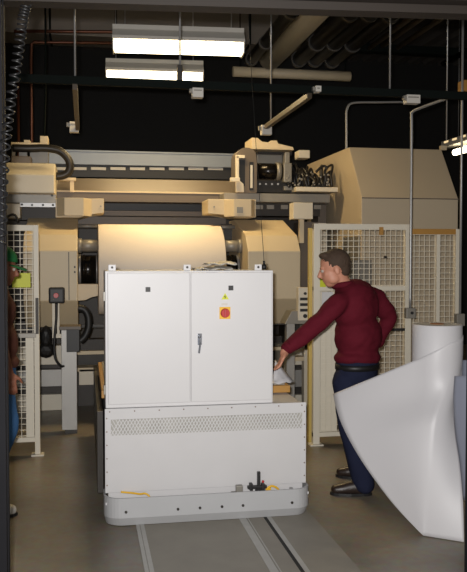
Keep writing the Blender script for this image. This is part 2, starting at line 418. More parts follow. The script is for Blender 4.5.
# ------------------------------------------------------------------ winding machine
mc = thing('winding_machine', 'large cream paper winding machine behind the white cart', 'machine', (.9, 9.0, 0))
def pieces(bm):
    """sort loose pieces that do not touch each other into meshes of their own"""
    bm.verts.ensure_lookup_table(); bm.verts.index_update()
    seen = set(); isl = []
    for v in bm.verts:
        if v.index in seen: continue
        st_ = [v]; seen.add(v.index); grp = []
        while st_:
            w_ = st_.pop(); grp.append(w_)
            for e in w_.link_edges:
                q = e.other_vert(w_)
                if q.index not in seen: seen.add(q.index); st_.append(q)
        isl.append(grp)
    bx = [[[f_(v.co[i] for v in g) for i in range(3)] for f_ in (min, max)] for g in isl]
    par = list(range(len(isl)))
    def find(a):
        while par[a] != a: a = par[a]
        return a
    for i in range(len(isl)):
        for j in range(i):
            if all(bx[i][0][k]-.004 <= bx[j][1][k] and bx[j][0][k]-.004 <= bx[i][1][k] for k in range(3)): par[find(i)] = find(j)
    res = {}
    for i in range(len(isl)): res.setdefault(find(i), []).append(isl[i])
    out = []
    for gs in res.values():
        nbm = nb(); mp = {}
        for g in gs:
            for v in g: mp[v] = nbm.verts.new(v.co)
        done = set()
        for g in gs:
            for v in g:
                for fc in v.link_faces:
                    if fc.index in done and fc.index >= 0: continue
                    done.add(fc.index); nf = nbm.faces.new([mp[q] for q in fc.verts]); nf.smooth = fc.smooth
        out.append(nbm)
    bm.free(); return out
def part(name, m, f, label=None, parent=None, keep=False):
    bm = nb(); f(bm); bm.faces.index_update()
    o = None
    for p_ in ([bm] if keep else pieces(bm)):
        o_ = obj(name, p_, m, parent or mc)
        if label: o_['label'] = label
        o = o or o_
    return o
def colprof():
    return [(8.0, ZZ(251, 8.0)), (8.0, ZZ(300, 8.0)), (8.3, .97), (9.1, .97), (9.1, ZZ(219, 8.75)), (8.75, ZZ(219, 8.75)), (8.13, ZZ(235, 8.13))]
part('side_column', 'cream', lambda b: prism(b, colprof(), 'x', XX(23, 8), XX(77.5, 8), .008), 'faceted cream column at the left of the roll')
part('side_column', 'cream', lambda b: prism(b, colprof(), 'x', XX(248, 8), XX(300.5, 8), .008), 'faceted cream column at the right of the roll')
part('column_seam', 'dark', lambda b: (fb(b, 68.5, 252, 69.3, 300, 7.996, .005), fb(b, 74, 266, 75.5, 268, 7.992, .01), fb(b, 74, 271, 75.5, 273, 7.992, .01)))
for x0, x1 in ((10, 62), (283, 305)):
    part('pedestal', 'fence', lambda b: (fb(b, x0, 346, x1, 365, 8.75, .5, .006), fb(b, x0, 395, x1, 411, 8.92, .4, .006)))
    part('pedestal_core', 'dark', lambda b: box(b, XX(x0+2, 9), XX(x1-2, 9), 8.98, 9.3, 0, .98))
    part('pedestal_panel', 'alum', lambda b: fb(b, x0, 370, x1, 387, 8.85, .3, .005))
part('cover_box', 'cream2', lambda b: fb(b, 79, 369, 97, 385, 8.8, .3, .006), 'pale box low between the columns')
part('base_rail', 'cream', lambda b: (fb(b, 77, 365.5, 285, 369, 8.8, .25), fb(b, 77, 349, 285, 352.5, 8.7, .08)))
part('base_plinth', 'dark', lambda b: box(b, XX(62, 9), XX(285, 9), 9.15, 9.35, 0, .75))
part('cross_shaft', 'steel', lambda b: cyl(b, (XX(70, 8.5), 8.5, ZZ(326, 8.5, 90)), (XX(285, 8.5), 8.5, ZZ(326, 8.5, 90)), .02, 14))
part('guide_arm', 'cream', lambda b: prism(b, [(P(px, py, 8.35).x, P(px, py, 8.35).z) for px, py in ((77, 284), (98, 284), (98, 296), (91, 297), (86, 300), (77, 301))], 'y', 8.35, 8.5, .004))
part('hose', 'black', lambda b: tube(b, [P(78, 308, 8.15), P(84, 309.5, 8.15), P(88, 316, 8.15), P(88.5, 327, 8.15), P(85, 336, 8.15), P(80, 341, 8.15)], .04, 12, 6), 'thick black ribbed hose bend')
part('shade_backing', 'dark', lambda b: box(b, XX(0, 10), XX(300, 10), 10.0, 10.05, 0, ZZ(170, 10)))  # dark sheet added to stand in for the shaded machine interior
# spindle chucks
ZC = 1.55; YC = 8.55; RX0, RX1 = .133, 1.425
def chuck(xa, xb):
    s = 1 if xb > xa else -1
    c = part('spindle_chuck', 'blackm', lambda b: (cyl(b, (xa, YC, ZC), (xb, YC, ZC), .15, 32), cyl(b, (xa+s*.05, YC, ZC), (xa+s*.07, YC, ZC), .156, 32)))
    part('chuck_ring', 'steel', lambda b: (cyl(b, (xb-s*.018, YC, ZC), (xb-s*.004, YC, ZC), .152, 32), cyl(b, (xa+s*.004, YC, ZC), (xa+s*.03, YC, ZC), .158, 32)), 'bright steel ring', c)
    z2 = ZZ(246, 8.5, 90)
    part('guide_roller', 'greym', lambda b: (cyl(b, (xa, 8.35, z2), (xb+s*.0, 8.35, z2), .062, 24), cyl(b, (xa, 8.35, z2), (xa+s*.04, 8.35, z2), .075, 24)))
    z3 = ZZ(226, 8.7, 90)
    part('guide_rod', 'greym', lambda b: cyl(b, (xa, 8.75, z3), (xb, 8.75, z3), .022, 12))
chuck(XX(77.5, 8), RX0-.004); chuck(XX(248, 8), RX1+.004)
part('clamp_plate', 'dark', lambda b: (fb(b, 222, 224, 236, 240, 8.9, .1, .005),))
# beams
part('upper_beam', 'beamsteel', lambda b: (fb(b, 46, 153, 242, 165, 9.7, .3, .004), fb(b, 46, 151.5, 242, 153, 9.68, .32), fb(b, 46, 164, 242, 165.5, 9.69, .1)))
part('slotted_bar', 'black', lambda b: fb(b, 50, 166, 240, 178, 9.75, .2))
def dashes(b):
    x = 52
    while x < 225:
        fb(b, x, 167.2, x+15, 170, 9.73, .03); x += 19.5
part('slot_plate', 'sensor', dashes)
def beamB(b, x0, x1):
    prism(b, [(9.0, ZZ(202, 9)), (9.0, ZZ(192.5, 9)), (9.02, ZZ(191.5, 9.02)), (9.4, ZZ(179.5, 9.4)), (9.5, ZZ(179.5, 9.4)), (9.5, ZZ(202, 9))], 'x', XX(x0, 9), XX(x1, 9))
part('main_beam', 'tan', lambda b: beamB(b, 50, 328))
part('beam_edge', 'cream', lambda b: fb(b, 56, 191.5, 236, 193, 8.985, .03))
part('gap_shade_bar', 'black', lambda b: fb(b, 70, 202.5, 318, 211, 9.3, .2))  # black bar standing in for the shade in the gap below the beam
part('lower_beam', 'tan', lambda b: (fb(b, 76, 211, 232, 216, 9.15, .2), fb(b, 76, 217, 226, 224.5, 9.25, .2)))
part('rail_beam', 'greym', lambda b: (fb(b, 5, 194, 56, 203, 8.55, .3, .004), fb(b, 224, 193.5, 330, 202, 8.65, .3, .004)), 'grey carriage rail')
part('hole_strip', 'steel', lambda b: fb(b, 20, 203, 56, 207, 8.5, .1))
part('rail_hole', 'black', lambda b: [cyl(b, P(px, py, 8.49), P(px, py, 8.52), .012, 10) for px, py in ((22, 204.5), (32, 205), (43, 205), (53, 205), (52, 195.5))])
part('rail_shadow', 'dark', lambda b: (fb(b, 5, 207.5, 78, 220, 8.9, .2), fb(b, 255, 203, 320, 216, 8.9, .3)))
part('rail_detail', 'greym', lambda b: [fb(b, px, 205, px+7, 209, 8.87, .05) for px in (256, 267, 281, 314)])
# left carriage with its cable carrier
def carr(b):
    prism(b, [(8.35, ZZ(193, 8.35, 30)), (8.35, ZZ(174.5, 8.35, 30)), (8.7, ZZ(163, 8.7, 30)), (9.3, ZZ(163, 8.7, 30)), (9.3, ZZ(193, 8.35, 30))], 'x', XX(4, 8.35), XX(55, 8.35), .01)
cr = part('carriage', 'cream2', carr, 'cream carriage box at the upper left')
part('carriage_top', 'cream', lambda b: (fb(b, 11, 142.5, 48, 146, 8.9, .3, .004), fb(b, 12, 145, 15, 156, 8.88, .05), fb(b, 40, 136, 48, 143, 8.9, .25, .005), fb(b, 24, 140, 30, 143, 8.9, .2)), None, cr)
part('carriage_block', 'tan', lambda b: (fb(b, 11, 156, 31, 163.5, 8.75, .3, .01),), None, cr)
part('carriage_support', 'greym', lambda b: (fb(b, 30, 150, 39, 164, 9.0, .1), fb(b, 39, 150, 48, 163, 8.95, .2), fb(b, 19, 150, 27, 158, 9.0, .1)), None, cr)
def chain(b):
    pts = [(12.5, 148), (22, 148.2), (32, 148.4), (42, 148), (51, 148.6), (59, 150.5), (65, 155), (69, 161), (70, 168), (67, 173.5), (61, 176), (56, 176.2)]
    tube(b, [P(x, y, 8.83) for x, y in pts], .042, 8, 3)
    tube(b, [P(x, y, 8.9) for x, y in pts], .042, 8, 3)
    tube(b, [P(x, y, 8.97) for x, y in pts], .042, 8, 3)
part('cable_carrier', 'pipeb', chain, 'black looped cable carrier', cr)
part('end_block', 'cream2', lambda b: fb(b, 5, 203.5, 20, 218, 8.45, .25, .006), 'cream block under the left carriage')
part('hand_hold', 'black', lambda b: tube(b, [P(7, 217, 8.4), P(12, 214.5, 8.4), P(16, 216, 8.4), P(17.5, 222, 8.4)], .012, 8, 4))
part('bracket', 'cream', lambda b: prism(b, [(P(px, py, 8.4).x, P(px, py, 8.4).z) for px, py in ((55.5, 198.5), (104, 198.5), (104, 213), (93, 213.5), (80, 217.5), (55.5, 217.5))], 'y', 8.4, 8.85, .006), 'cream bracket over the left column')
part('bracket', 'cream', lambda b: prism(b, [(P(px, py, 8.4).x, P(px, py, 8.4).z) for px, py in ((208, 199), (256, 199.5), (256, 217.5), (236, 217.5), (223, 214), (208, 213.5))], 'y', 8.4, 8.85, .006), 'cream bracket over the right column')
part('bracket_boss', 'cream', lambda b: prism(b, [(XX(57, 8.4), 8.4), (XX(65, 8.4), 8.28), (XX(84, 8.4), 8.28), (XX(92, 8.4), 8.4)], 'z', ZZ(217, 8.4), ZZ(199.5, 8.4), .004))
part('bracket_boss', 'cream', lambda b: prism(b, [(XX(224, 8.4), 8.4), (XX(232, 8.4), 8.28), (XX(249, 8.4), 8.28), (XX(255, 8.4), 8.4)], 'z', ZZ(217, 8.4, 240), ZZ(200, 8.4, 240), .004))
part('bracket_plate', 'greym', lambda b: (fb(b, 237, 207, 243, 213, 8.272, .015), fb(b, 100, 205.5, 101.5, 207, 8.39, .015), fb(b, 213.5, 206, 215, 207.5, 8.39, .015)))
part('end_box', 'cream2', lambda b: fb(b, 293.5, 202.5, 313, 219, 8.3, .18, .006), 'cream box at the right end of the rail')
part('stop_post', 'cream', lambda b: (fb(b, 59, 177.5, 76, 180.5, 8.9, .12), fb(b, 70, 180, 74, 192, 8.92, .06), fb(b, 299.5, 219, 304, 243, 8.35, .05)))
# right carriage
def arch(b):
    q = []
    for k in range(13):
        a = math.pi*(1-k/12); q.append((246.5+10.5*math.cos(a), 157-9.5*math.sin(a)))
    q = [(236, 193)]+q+[(257, 193)]
    prism(b, [(P(x, y, 8.6).x, P(x, y, 8.6).z) for x, y in q], 'y', 8.6, 8.9, .004)
ra = part('carriage', 'tan', arch, 'arched carriage housing at the upper right')
part('carriage_slot', 'black', lambda b: (fb(b, 239.5, 160, 245, 186, 8.595, .01), fb(b, 249.5, 162, 253.5, 190, 8.592, .012)), None, ra)
part('slot_scale', 'sensor', lambda b: (fb(b, 250.4, 165, 252.6, 188, 8.586, .01),), None, ra)
part('carriage_arm', 'cream2', lambda b: (fb(b, 236, 156, 239, 192, 8.55, .05, .004), fb(b, 236, 155, 245, 158, 8.55, .05, .004), fb(b, 230.5, 177.5, 240, 181.5, 8.5, .05, .004),
    prism(b, [(P(x, y, 8.57).x, P(x, y, 8.57).z) for x, y in ((239, 180), (243.5, 184), (244, 192), (239, 192))], 'y', 8.57, 8.6)), None, ra)
mt = part('drive_motor', 'greym', lambda b: (fb(b, 257, 154.5, 285, 165, 8.85, .3, .01), fb(b, 284, 163, 292, 182, 8.6, .3, .01), fb(b, 285, 152, 290, 166, 8.7, .2, .01),
    fb(b, 284, 178, 288, 181, 8.7, .3), cyl(b, (P(275.5, 171, 8.72).x, 8.72, P(256, 171, 8.72).z), (P(280, 171, 8.72).x, 8.72, P(256, 171, 8.72).z), .1, 28)), 'grey drive motor beside the arch')
part('motor_drum', 'blackm', lambda b: (cyl(b, P(256, 171, 8.72), Vector((P(283.5, 171, 8.72).x, 8.72, P(256, 171, 8.72).z)), .088, 28),), None, mt)
part('motor_base', 'dark', lambda b: (fb(b, 257, 181, 292, 192.5, 8.75, .3), fb(b, 258, 149.5, 292, 155, 8.9, .3)), None, mt)
part('motor_detail', 'greym', lambda b: (fb(b, 284, 186, 292, 190, 8.7, .05), [cyl(b, P(px, 184, 8.74), P(px, 184, 8.77), .012, 8) for px in (260, 266, 272, 278)]), None, mt)
def topplate(b):
    q = [(252, 137.5), (258, 138), (262, 142), (270, 143), (271, 140.5), (277, 140.5), (278, 144), (293, 147), (294, 150), (252, 149)]
    prism(b, [(P(x, y, 8.7).x, P(x, y, 8.7).z) for x, y in q], 'y', 8.7, 9.1, .004)
part('top_cover', 'cream', topplate, 'cream cover plate over the drive motor', mt)
part('shelf', 'cream2', lambda b: (fb(b, 296, 187, 338, 191.5, 8.55, .4, .004), fb(b, 299, 150, 310, 158, 9.0, .2, .01)))
def hoses(b):
    rr = random.Random(3)
    for i in range(26):
        x0 = rr.uniform(286, 330); x1 = x0+rr.uniform(-14, 14); Y = rr.uniform(8.6, 8.9)
        yt = rr.uniform(163, 178)
        tube(b, [P(x0, 187, Y), P(x0+rr.uniform(-4, 4), yt+6, Y), P((x0+x1)/2, yt, Y+.05), P(min(max(x1, 285), 331), yt+rr.uniform(3, 12), Y), P(min(max(x1+2, 286), 332), 187, Y)], rr.uniform(.010, .02), 6, 4)
    for i in range(7): fb(b, 288+i*6, 174+rr.uniform(0, 4), 292+i*6, 187, 8.75, .1, .004)
    tube(b, [P(316, 172, 8.6), P(320, 168, 8.6), P(325, 166, 8.6), P(326.5, 170, 8.6)], .014, 8, 4)
hb = part('hose_bundle', 'pipeb', hoses, 'tangle of black hoses on the shelf', None, True)
rr = random.Random(5)
part('hose_fitting', 'steel', lambda b: [ball(b, P(rr.uniform(286, 330), rr.uniform(172, 186), 8.57), rr.uniform(.008, .016), sub=1) for i in range(26)], None, hb)
part('rear_post', 'tan', lambda b: (fb(b, 300, 222, 318, 330, 8.95, .3), fb(b, 318, 203, 326, 300, 9.1, .3)))
part('rear_upright', 'cream2', lambda b: (fb(b, 313, 223, 326, 300, 9.0, .05), fb(b, 304, 350, 310, 420, 8.6, .1), fb(b, 284, 352, 289, 410, 8.5, .1)))
part('lower_shelf', 'cream', lambda b: fb(b, 289, 357, 304, 361, 8.6, .2))
# big paper roll held between the chucks
pr = thing('paper_roll', 'large wide roll of pale paper clamped in the machine behind the cabinet', 'paper roll', ((RX0+RX1)/2, YC, ZC-.48))
bm = nb(); Rr = .475
prof = [(RX0, .08), (RX0, Rr-.006), (RX0+.006, Rr), (RX1-.006, Rr), (RX1, Rr-.006), (RX1, .08)]
seg = 96; rings = []
for (xx, r_) in prof: rings.append([bm.verts.new((xx, YC+r_*math.cos(2*math.pi*k/seg), ZC+r_*math.sin(2*math.pi*k/seg))) for k in range(seg)])
for a, c in zip(rings, rings[1:]):
    for k in range(seg):
        f = bm.faces.new((a[k], a[(k+1) % seg], c[(k+1) % seg], c[k])); f.smooth = True
for k in range(seg): bm.faces.new((rings[-1][k], rings[-1][(k+1) % seg], rings[0][(k+1) % seg], rings[0][k]))
o = obj('paper_web', bm, 'rollp', pr)
for e in o.data.edges: pass
obj('core', cyl(nb(), (RX0-.003, YC, ZC), (RX1+.003, YC, ZC), .079, 24), 'brown', pr)
# ------------------------------------------------------------------ enclosure at the right
en = thing('machine_enclosure', 'tall cream sheet metal enclosure with sloped top behind the right fence', 'enclosure', (3.35, 9.0, 0))
ex0, ex1 = 2.845, 3.925; zt = 2.88; zf = ZZ(198, 8.0, 400)
pf = [(8.0, .04), (8.0, zf), (8.42, zt), (10.1, zt), (10.1, .04)]
obj('shell', prism(nb(), pf, 'x', ex0, ex1, .006), 'encp', en)
def onslope(y, u): # point u up the slope
    return Vector((y, 8.0+.42*u, zf+(zt-zf)*u))
obj('side_panel', prism(nb(), [(8.03, .06), (8.03, 1.9), (8.6, 1.9), (8.6, .06)], 'x', ex0-.012, ex0), 'greym', en)
bm = nb(); fb(bm, 362, 198, 459, 199, 7.994, .008); obj('panel_seam', bm, 'tan', en)
bm = nb(); fb(bm, 349, 260, 372, 285, 7.98, .03, .004); plabel(obj('access_cover', bm, 'greym', en), 'grey access cover on the front')
bm = nb(); fb(bm, 441, 145.5, 447, 150, 8.6, .05, .003); obj('corner_lug', bm, 'cream', en)
bm = nb(); box(bm, ex0+.03, ex1-.03, 8.05, 10.05, 0, .04); obj('plinth', bm, 'dark', en)
# ------------------------------------------------------------------ guard fences
def fence(label, xa, xb, Y, ztop, zbot, posts, zmid, extra_m='fence', cell=.05, grp='mesh guard fences', toprail='fence'):
    f = thing('guard_fence', label, 'fence', ((xa+xb)/2, Y, 0), grp)
    t2 = .022
    obj('top_rail', box(nb(), xa, xb, Y-t2, Y+t2, ztop-.05, ztop, .003), toprail, f)
    obj('bottom_rail', box(nb(), xa, xb, Y-t2, Y+t2, zbot, zbot+.04, .003), 'fence', f)
    if zmid: obj('middle_rail', box(nb(), xa, xb, Y-t2, Y+t2, zmid-.02, zmid+.02, .003), 'fence', f)
    for (p0, p1) in posts:
        po = obj('post', box(nb(), p0, p1, Y-.028, Y+.028, .012, ztop, .003), 'fence', f)
        obj('foot_plate', box(nb(), p0-.03, p1+.03, Y-.05, Y+.05, 0, .012), 'fence', po)
    bm = nb(); w = .0026
    x = xa+cell/2
    while x < xb: box(bm, x-w, x+w, Y-w, Y+w, zbot+.03, ztop-.04); x += cell
    z = zbot+cell
    while z < ztop-.05: box(bm, xa+.01, xb-.01, Y-w+.004, Y+w+.004, z-w, z+w); z += cell
    obj('wire_mesh', bm, 'fence', f)
    return f
Yl = 6.93
lf = fence('pale wire mesh guard fence at the far left, left of the machine', XX(-14, Yl), XX(38.5, Yl), Yl, ZZ(225, Yl, 20), ZZ(442, Yl, 20), [(XX(33.5, Yl), XX(38.8, Yl))], 0)
bm = nb(); fb(bm, 26, 338, 34, 437, Yl-.01, .02); plabel(obj('infill_panel', bm, 'fence', lf), 'pale solid lower panel')
bm = nb(); fb(bm, 8, 333.5, 36, 338, Yl-.035, .03, .002); plabel(obj('cross_bar', bm, 'greym', lf), 'grey cross bar')
bm = nb(); fb(bm, 12, 273, 30.5, 287.5, Yl-.03, .008, .002); plabel(obj('notice_plate', bm, 'lime', lf), 'yellow-green notice plate')
bm = nb(); fb(bm, 35.5, 298, 38.5, 334, Yl-.045, .02, .002); plabel(obj('latch', bm, 'dark', lf), 'dark latch strip')
Yr = 6.85
rf = fence('pale wire mesh guard fence panel behind the man in the maroon shirt', XX(313, Yr), XX(410.5, Yr), Yr, ZZ(224, Yr, 360), ZZ(436, Yr, 330), [(XX(313, Yr), XX(319.5, Yr)), (XX(404.5, Yr), XX(410.5, Yr))], ZZ(288.5, Yr, 330))
bm = nb(); fb(bm, 319.5, 292, 337, 433, Yr+.012, .012); plabel(obj('infill_panel', bm, 'fence', rf), 'pale solid lower panel')
bm = nb(); fb(bm, 320, 273, 326, 287, Yr-.03, .008); plabel(obj('notice_plate', bm, 'lime', rf), 'yellow-green notice plate')
bm = nb(); fb(bm, 322, 292, 333, 312, Yr-.012, .006); plabel(obj('notice_sheet', bm, 'white', rf), 'white notice sheet')
bm = nb(); fb(bm, 383, 328.5, 405, 331, Yr-.03, .02); plabel(obj('cross_bar', bm, 'black', rf), 'black cross bar')
bm = nb(); fb(bm, 379.5, 227, 383.5, 235, Yr-.03, .01); plabel(obj('clip', bm, 'yellowp', rf), 'tan clip on the top rail')
bm = nb(); c = P(386, 257, Yr-.03); cyl(bm, c, c+Vector((0, .03, 0)), .012, 12); obj('bolt', bm, 'dark', rf)
r2 = fence('mesh guard fence panel with tan top rail behind the upright white roll', XX(411.5, Yr), XX(459, Yr), Yr+.0, ZZ(229, Yr, 435), ZZ(436, Yr, 435), [(XX(454.5, Yr), XX(459, Yr))], 0, toprail='yellowp')
bm = nb(); fb(bm, 436, 233, 439.5, 436, Yr-.02, .03); obj('upright', bm, 'fence', r2)
tag(obj('guard_post', box(nb(), XX(309.2, 6.95), XX(312.4, 6.95), 6.95, 7.0, 0, ZZ(228, 6.95, 310), .003), 'ypost'), 'slim yellow post beside the left end of the right fence', 'post')
# ------------------------------------------------------------------ button station on its aluminium stand
st = thing('button_stand', 'grey column stand with a black button box, left of the cart', 'control stand', (XX(69, 7.79), 7.8, 0))
Ys = 7.70
bm = nb(); fb(bm, 61.5, 330, 77, 430, Ys, .14, .004); obj('column', bm, 'alum', st)
bm = nb(); box(bm, XX(63.5, Ys), XX(76, Ys), Ys+.02, Ys+.12, 0, ZZ(429, Ys, 69)); obj('foot', bm, 'dark', st)
bm = nb(); fb(bm, 59, 326.5, 81, 330, Ys-.06, .25, .003); tray = obj('tray', bm, 'tan', st)
bm = nb(); fb(bm, 66.5, 329.5, 79.5, 352, Ys-.07, .07, .004); obj('holder', bm, 'black', st)
bm = nb(); fb(bm, 52.3, 300, 55, 338, Ys, .03); fb(bm, 57, 300, 59.5, 338, Ys, .03); fb(bm, 52.3, 334, 62.5, 338, Ys+.001, .03); obj('bracket_bar', bm, 'cream2', st)
bm = nb(); fb(bm, 48.5, 287.5, 64.5, 303.5, Ys-.1, .12, .018); bx = plabel(obj('button_box', bm, 'black', st), 'black push-button box')
c = P(56, 295.5, Ys-.1)
plabel(obj('button', cyl(nb(), c+Vector((0, -.02, 0)), c+Vector((0, .004, 0)), .022, 18, .026), 'red', bx), 'red push button')
obj('cable', tube(nb(), [P(56.5, 303, Ys-.06), P(56.3, 318, Ys-.05), P(54.8, 335, Ys-.05), P(54.2, 350, Ys-.05), P(56, 360, Ys-.05), P(61, 366, Ys-.03), P(64, 366, Ys+.01)], .012, 8, 5), 'black', st)
tag(obj('cloth_bundle', ball(ball(nb(), P(46, 337, 8.2), .09, (.7, .8, 1.3)), P(46, 350, 8.22), .09, (1.0, .8, .9)), 'black'), 'dark bundle on the machine base left of the button stand', 'bundle')
# ------------------------------------------------------------------ operator panel by the right column
Yp = 7.55
op_ = thing('operator_panel', 'small cream operator panel with black slots right of the right column', 'control panel', (XX(300, Yp), Yp+.05, 0))
bm = nb(); fb(bm, 298.5, 287.5, 312.5, 320.5, Yp, .08, .005); ob = obj('panel_body', bm, 'cream2', op_)
for y in (299, 304.6, 310.2):
    bm = nb(); fb(bm, 300.2, y-1.4, 309.8, y+1.4, Yp-.006, .01); obj('switch_slot', bm, 'black', ob)
for (px, py, r) in ((305, 293.5, .014), (305, 316, .02)):
    c = P(px, py, Yp); obj('knob', cyl(nb(), c+Vector((0, -.015, 0)), c+Vector((0, .002, 0)), r, 14), 'black', ob)
bm = nb(); prism(bm, [(P(x, y, Yp+.03).x, P(x, y, Yp+.03).z) for x, y in ((285, 324), (292, 311), (312, 311), (312, 324))], 'y', Yp+.03, Yp+.25, .003); obj('console', bm, 'greym', op_)
bm = nb(); box(bm, XX(289, Yp), XX(297, Yp), Yp+.08, Yp+.16, 0, ZZ(323, Yp, 293)); obj('leg', bm, 'alum', op_)
# ------------------------------------------------------------------ overhead strut frame
Yo = 6.3; zo0, zo1 = ZZ(90.5, Yo, 240), ZZ(82.5, Yo, 240)
sf = thing('strut_frame', 'long dark overhead strut rail with hanging rods above the machine', 'overhead rail', (.9, Yo, zo0))
obj('main_rail', box(nb(), XX(-10, Yo, 84), XX(490, Yo, 92), Yo, Yo+.045, zo0, zo1, .002), 'strut', sf)
for px, py0, py1, Y1 in ((75, 88, 130, 8.3), (309, 95, 127, 7.85)):
    x_ = XX(px, Yo, py0)
    zc = zo0-.025
    plabel(obj('channel', box(nb(), x_-.02, x_+.02, Yo-.02, Y1, zc-.02, zc+.024, .002), 'strutl', sf), 'tan channel running back from the rail')
for px, Y1 in ((75, Yo+.02), (180, Yo+.02), (390, Yo+.02), (271, 7.8)):
    x_ = XX(px, Y1, 60)
    obj('hanger_rod', cyl(nb(), (x_, Y1, zo1-.005 if Y1 < 7 else zo0), (x_, Y1, CZ), .008, 8), 'steel', sf)
x_ = XX(180, Yo, 75); obj('rod_clamp', box(nb(), x_-.02, x_+.02, Yo-.005, Yo+.05, zo1, zo1+.12, .003), 'dark', sf)
def sbox(label, x0, y0, x1, y1, Y, d=.08, m='sensor', name='junction_box'):
    t = thing(name, label, 'box', P((x0+x1)/2, y1, Y), 'boxes on the overhead rail')
    bm = nb(); fb(bm, x0, y0, x1, y1, Y, d, .004); obj('housing', bm, m, t)
    bm = nb(); fb(bm, x0-3, y0+1, x0+.5, y0+5, Y+.01, d*.5, .002); obj('clip', bm, 'greym', t)
    bm = nb(); fb(bm, x0+1.5, y0+2, x1-1.5, y0+3.2, Y-.004, .006); obj('seam', bm, 'greym', t)
sbox('pale box at the end of the channel on the left', 69.5, 121.5, 78.5, 132, 8.305)
sbox('pale box under the rail just right of the light fixtures', 192.5, 87.5, 203.5, 97, 6.2)
sbox('pale box at the lower end of the slanting channel right of the lights', 262, 125, 272, 134.5, 7.875)
sbox('tiny pale box on the rail where the slanting channel starts', 316, 85.5, 321.5, 91.5, 6.22)
sbox('pale box under the rail on the right beside the bent conduit', 407, 94.5, 420.5, 103, 6.2)
# conduits
Yc = 6.78
p0 = P(455, 95.5, 6.37); p1 = P(412, 111, Yc); p1.x = XX(411, Yc, 200)
p1 = Vector((p1.x, Yc, p1.z))
cd = thing('conduit', 'grey steel conduit bending down to a small box on the right fence', 'conduit', (p1.x, Yc, ZZ(318, Yc, 411)))
obj('conduit_pipe', tube(nb(), [p0, p0.lerp(p1, .8), p1+Vector((0, 0, -.02)), p1+Vector((0, 0, -.1)), Vector((p1.x, Yc, 2.0)), Vector((p1.x, Yc, ZZ(310, Yc, 411)))], .0125, 10, 5), 'steel', cd)
bm = nb(); fb(bm, 406.5, 308, 416, 318.5, Yc-.03, .06, .006); bx = obj('outlet_box', bm, 'greym', cd)
c = P(412, 313, Yc-.03); obj('outlet', cyl(nb(), c+Vector((0, -.006, 0)), c+Vector((0, .002, 0)), .014, 14), 'black', bx)
Yd = 9.2
tag(obj('conduit', tube(nb(), [P(405, 102, Yd), P(375, 102.3, Yd), P(356, 102.6, Yd), P(349, 105, Yd), P(346.5, 112, Yd), P(346.5, 125, Yd), Vector((XX(346.5, Yd, 140), Yd, 2.885))], .014, 10, 5), 'steel'),
    'thin conduit with a rounded bend standing on the tall cream enclosure', 'conduit')
cd = thing('conduit', 'thin vertical pole at the right edge beside the enclosure', 'pole', (XX(460.5, 6.75), 6.75, 0))
obj('pole', cyl(nb(), (XX(460.5, 6.75), 6.75, 0), (XX(460.5, 6.75), 6.75, CZ), .011, 10), 'steel', cd)
bm = nb(); fb(bm, 457, 314, 465, 326, 6.72, .06, .004); obj('clamp_box', bm, 'greym', cd)
x_ = XX(447, 7.2, 90)
tag(obj('hanger_rod', cyl(nb(), (x_, 7.2, ZZ(140, 7.2, 447)), (x_, 7.2, CZ), .007, 8), 'steel'), 'thin threaded rod hanging near the right edge above the enclosure', 'rod')
bm = nb(); fb(bm, 463.5, 80, 476, 91, 7.0, .12, .005)
tag(obj('junction_box', bm, 'yellowp'), 'added box tinted tan to stand for a gold glint, cut by the right edge above the rail', 'box')  # small box added for a gold glint, the glint put into its colour
# copper pipes and ducts
Yk = 10.7
tag(obj('copper_pipe', tube(nb(), [P(14, 31, Yk), P(70, 31.5, Yk), P(130, 32, Yk), P(230, 34.5, Yk)], .022, 10), 'copper'), 'upper copper pipe running level along the upper left', 'pipe')
tag(obj('copper_pipe', tube(nb(), [P(160, 43.5, Yk), P(60, 42.3, Yk), P(34, 42, Yk), P(31.3, 44, Yk), P(31, 60, Yk), Vector((XX(31, Yk, 60), Yk, .0))], .02, 10), 'copper'), 'lower copper pipe bending down at the upper left', 'pipe')
tag(obj('copper_pipe', cyl(nb(), (XX(18, Yk, 100), Yk, 0), (XX(18, Yk, 100), Yk, ZZ(70, Yk, 18)), .02, 10), 'copper'), 'straight vertical copper pipe near the left edge', 'pipe')
tag(obj('hanging_cable', tube(nb(), [(XX(46, 9.6, 60), 9.6, CZ), P(45.5, 80, 9.6), P(44, 138, 9.6)], .012, 6, 4), 'strut'), 'thin grey cable hanging down to the left carriage', 'cable')
vd = thing('ventilation_duct', 'long grey rectangular duct under the roof at the upper left', 'duct', (1, 11.8, 4.8))
obj('duct_run', box(nb(), -3, XX(300, 11.6), 11.6, 12.2, ZZ(39, 11.6, 150), CZ-.02), 'duct', vd)
for px in (50, 116, 250):
    x_ = XX(px, 11.6, 30); obj('duct_flange', box(nb(), x_-.015, x_+.015, 11.585, 12.215, ZZ(40, 11.6, 150), CZ-.015), 'strut', vd)
pw = P(291, 74, 11.0)
t = thing('pipe', 'thick off-white pipe running crosswise below the roof pipes', 'pipe', (pw.x, 11.0, pw.z-.07))
obj('pipe_run', cyl(nb(), (XX(233, 11, 74), 11.0, pw.z), (XX(350, 11, 74), 11.0, pw.z), .07, 20), 'whitepipe', t)
for px in (240, 345): obj('hanger_rod', cyl(nb(), (XX(px, 11, 74), 11.0, pw.z+.06), (XX(px, 11, 74), 11.0, CZ), .008, 8), 'strut', t)
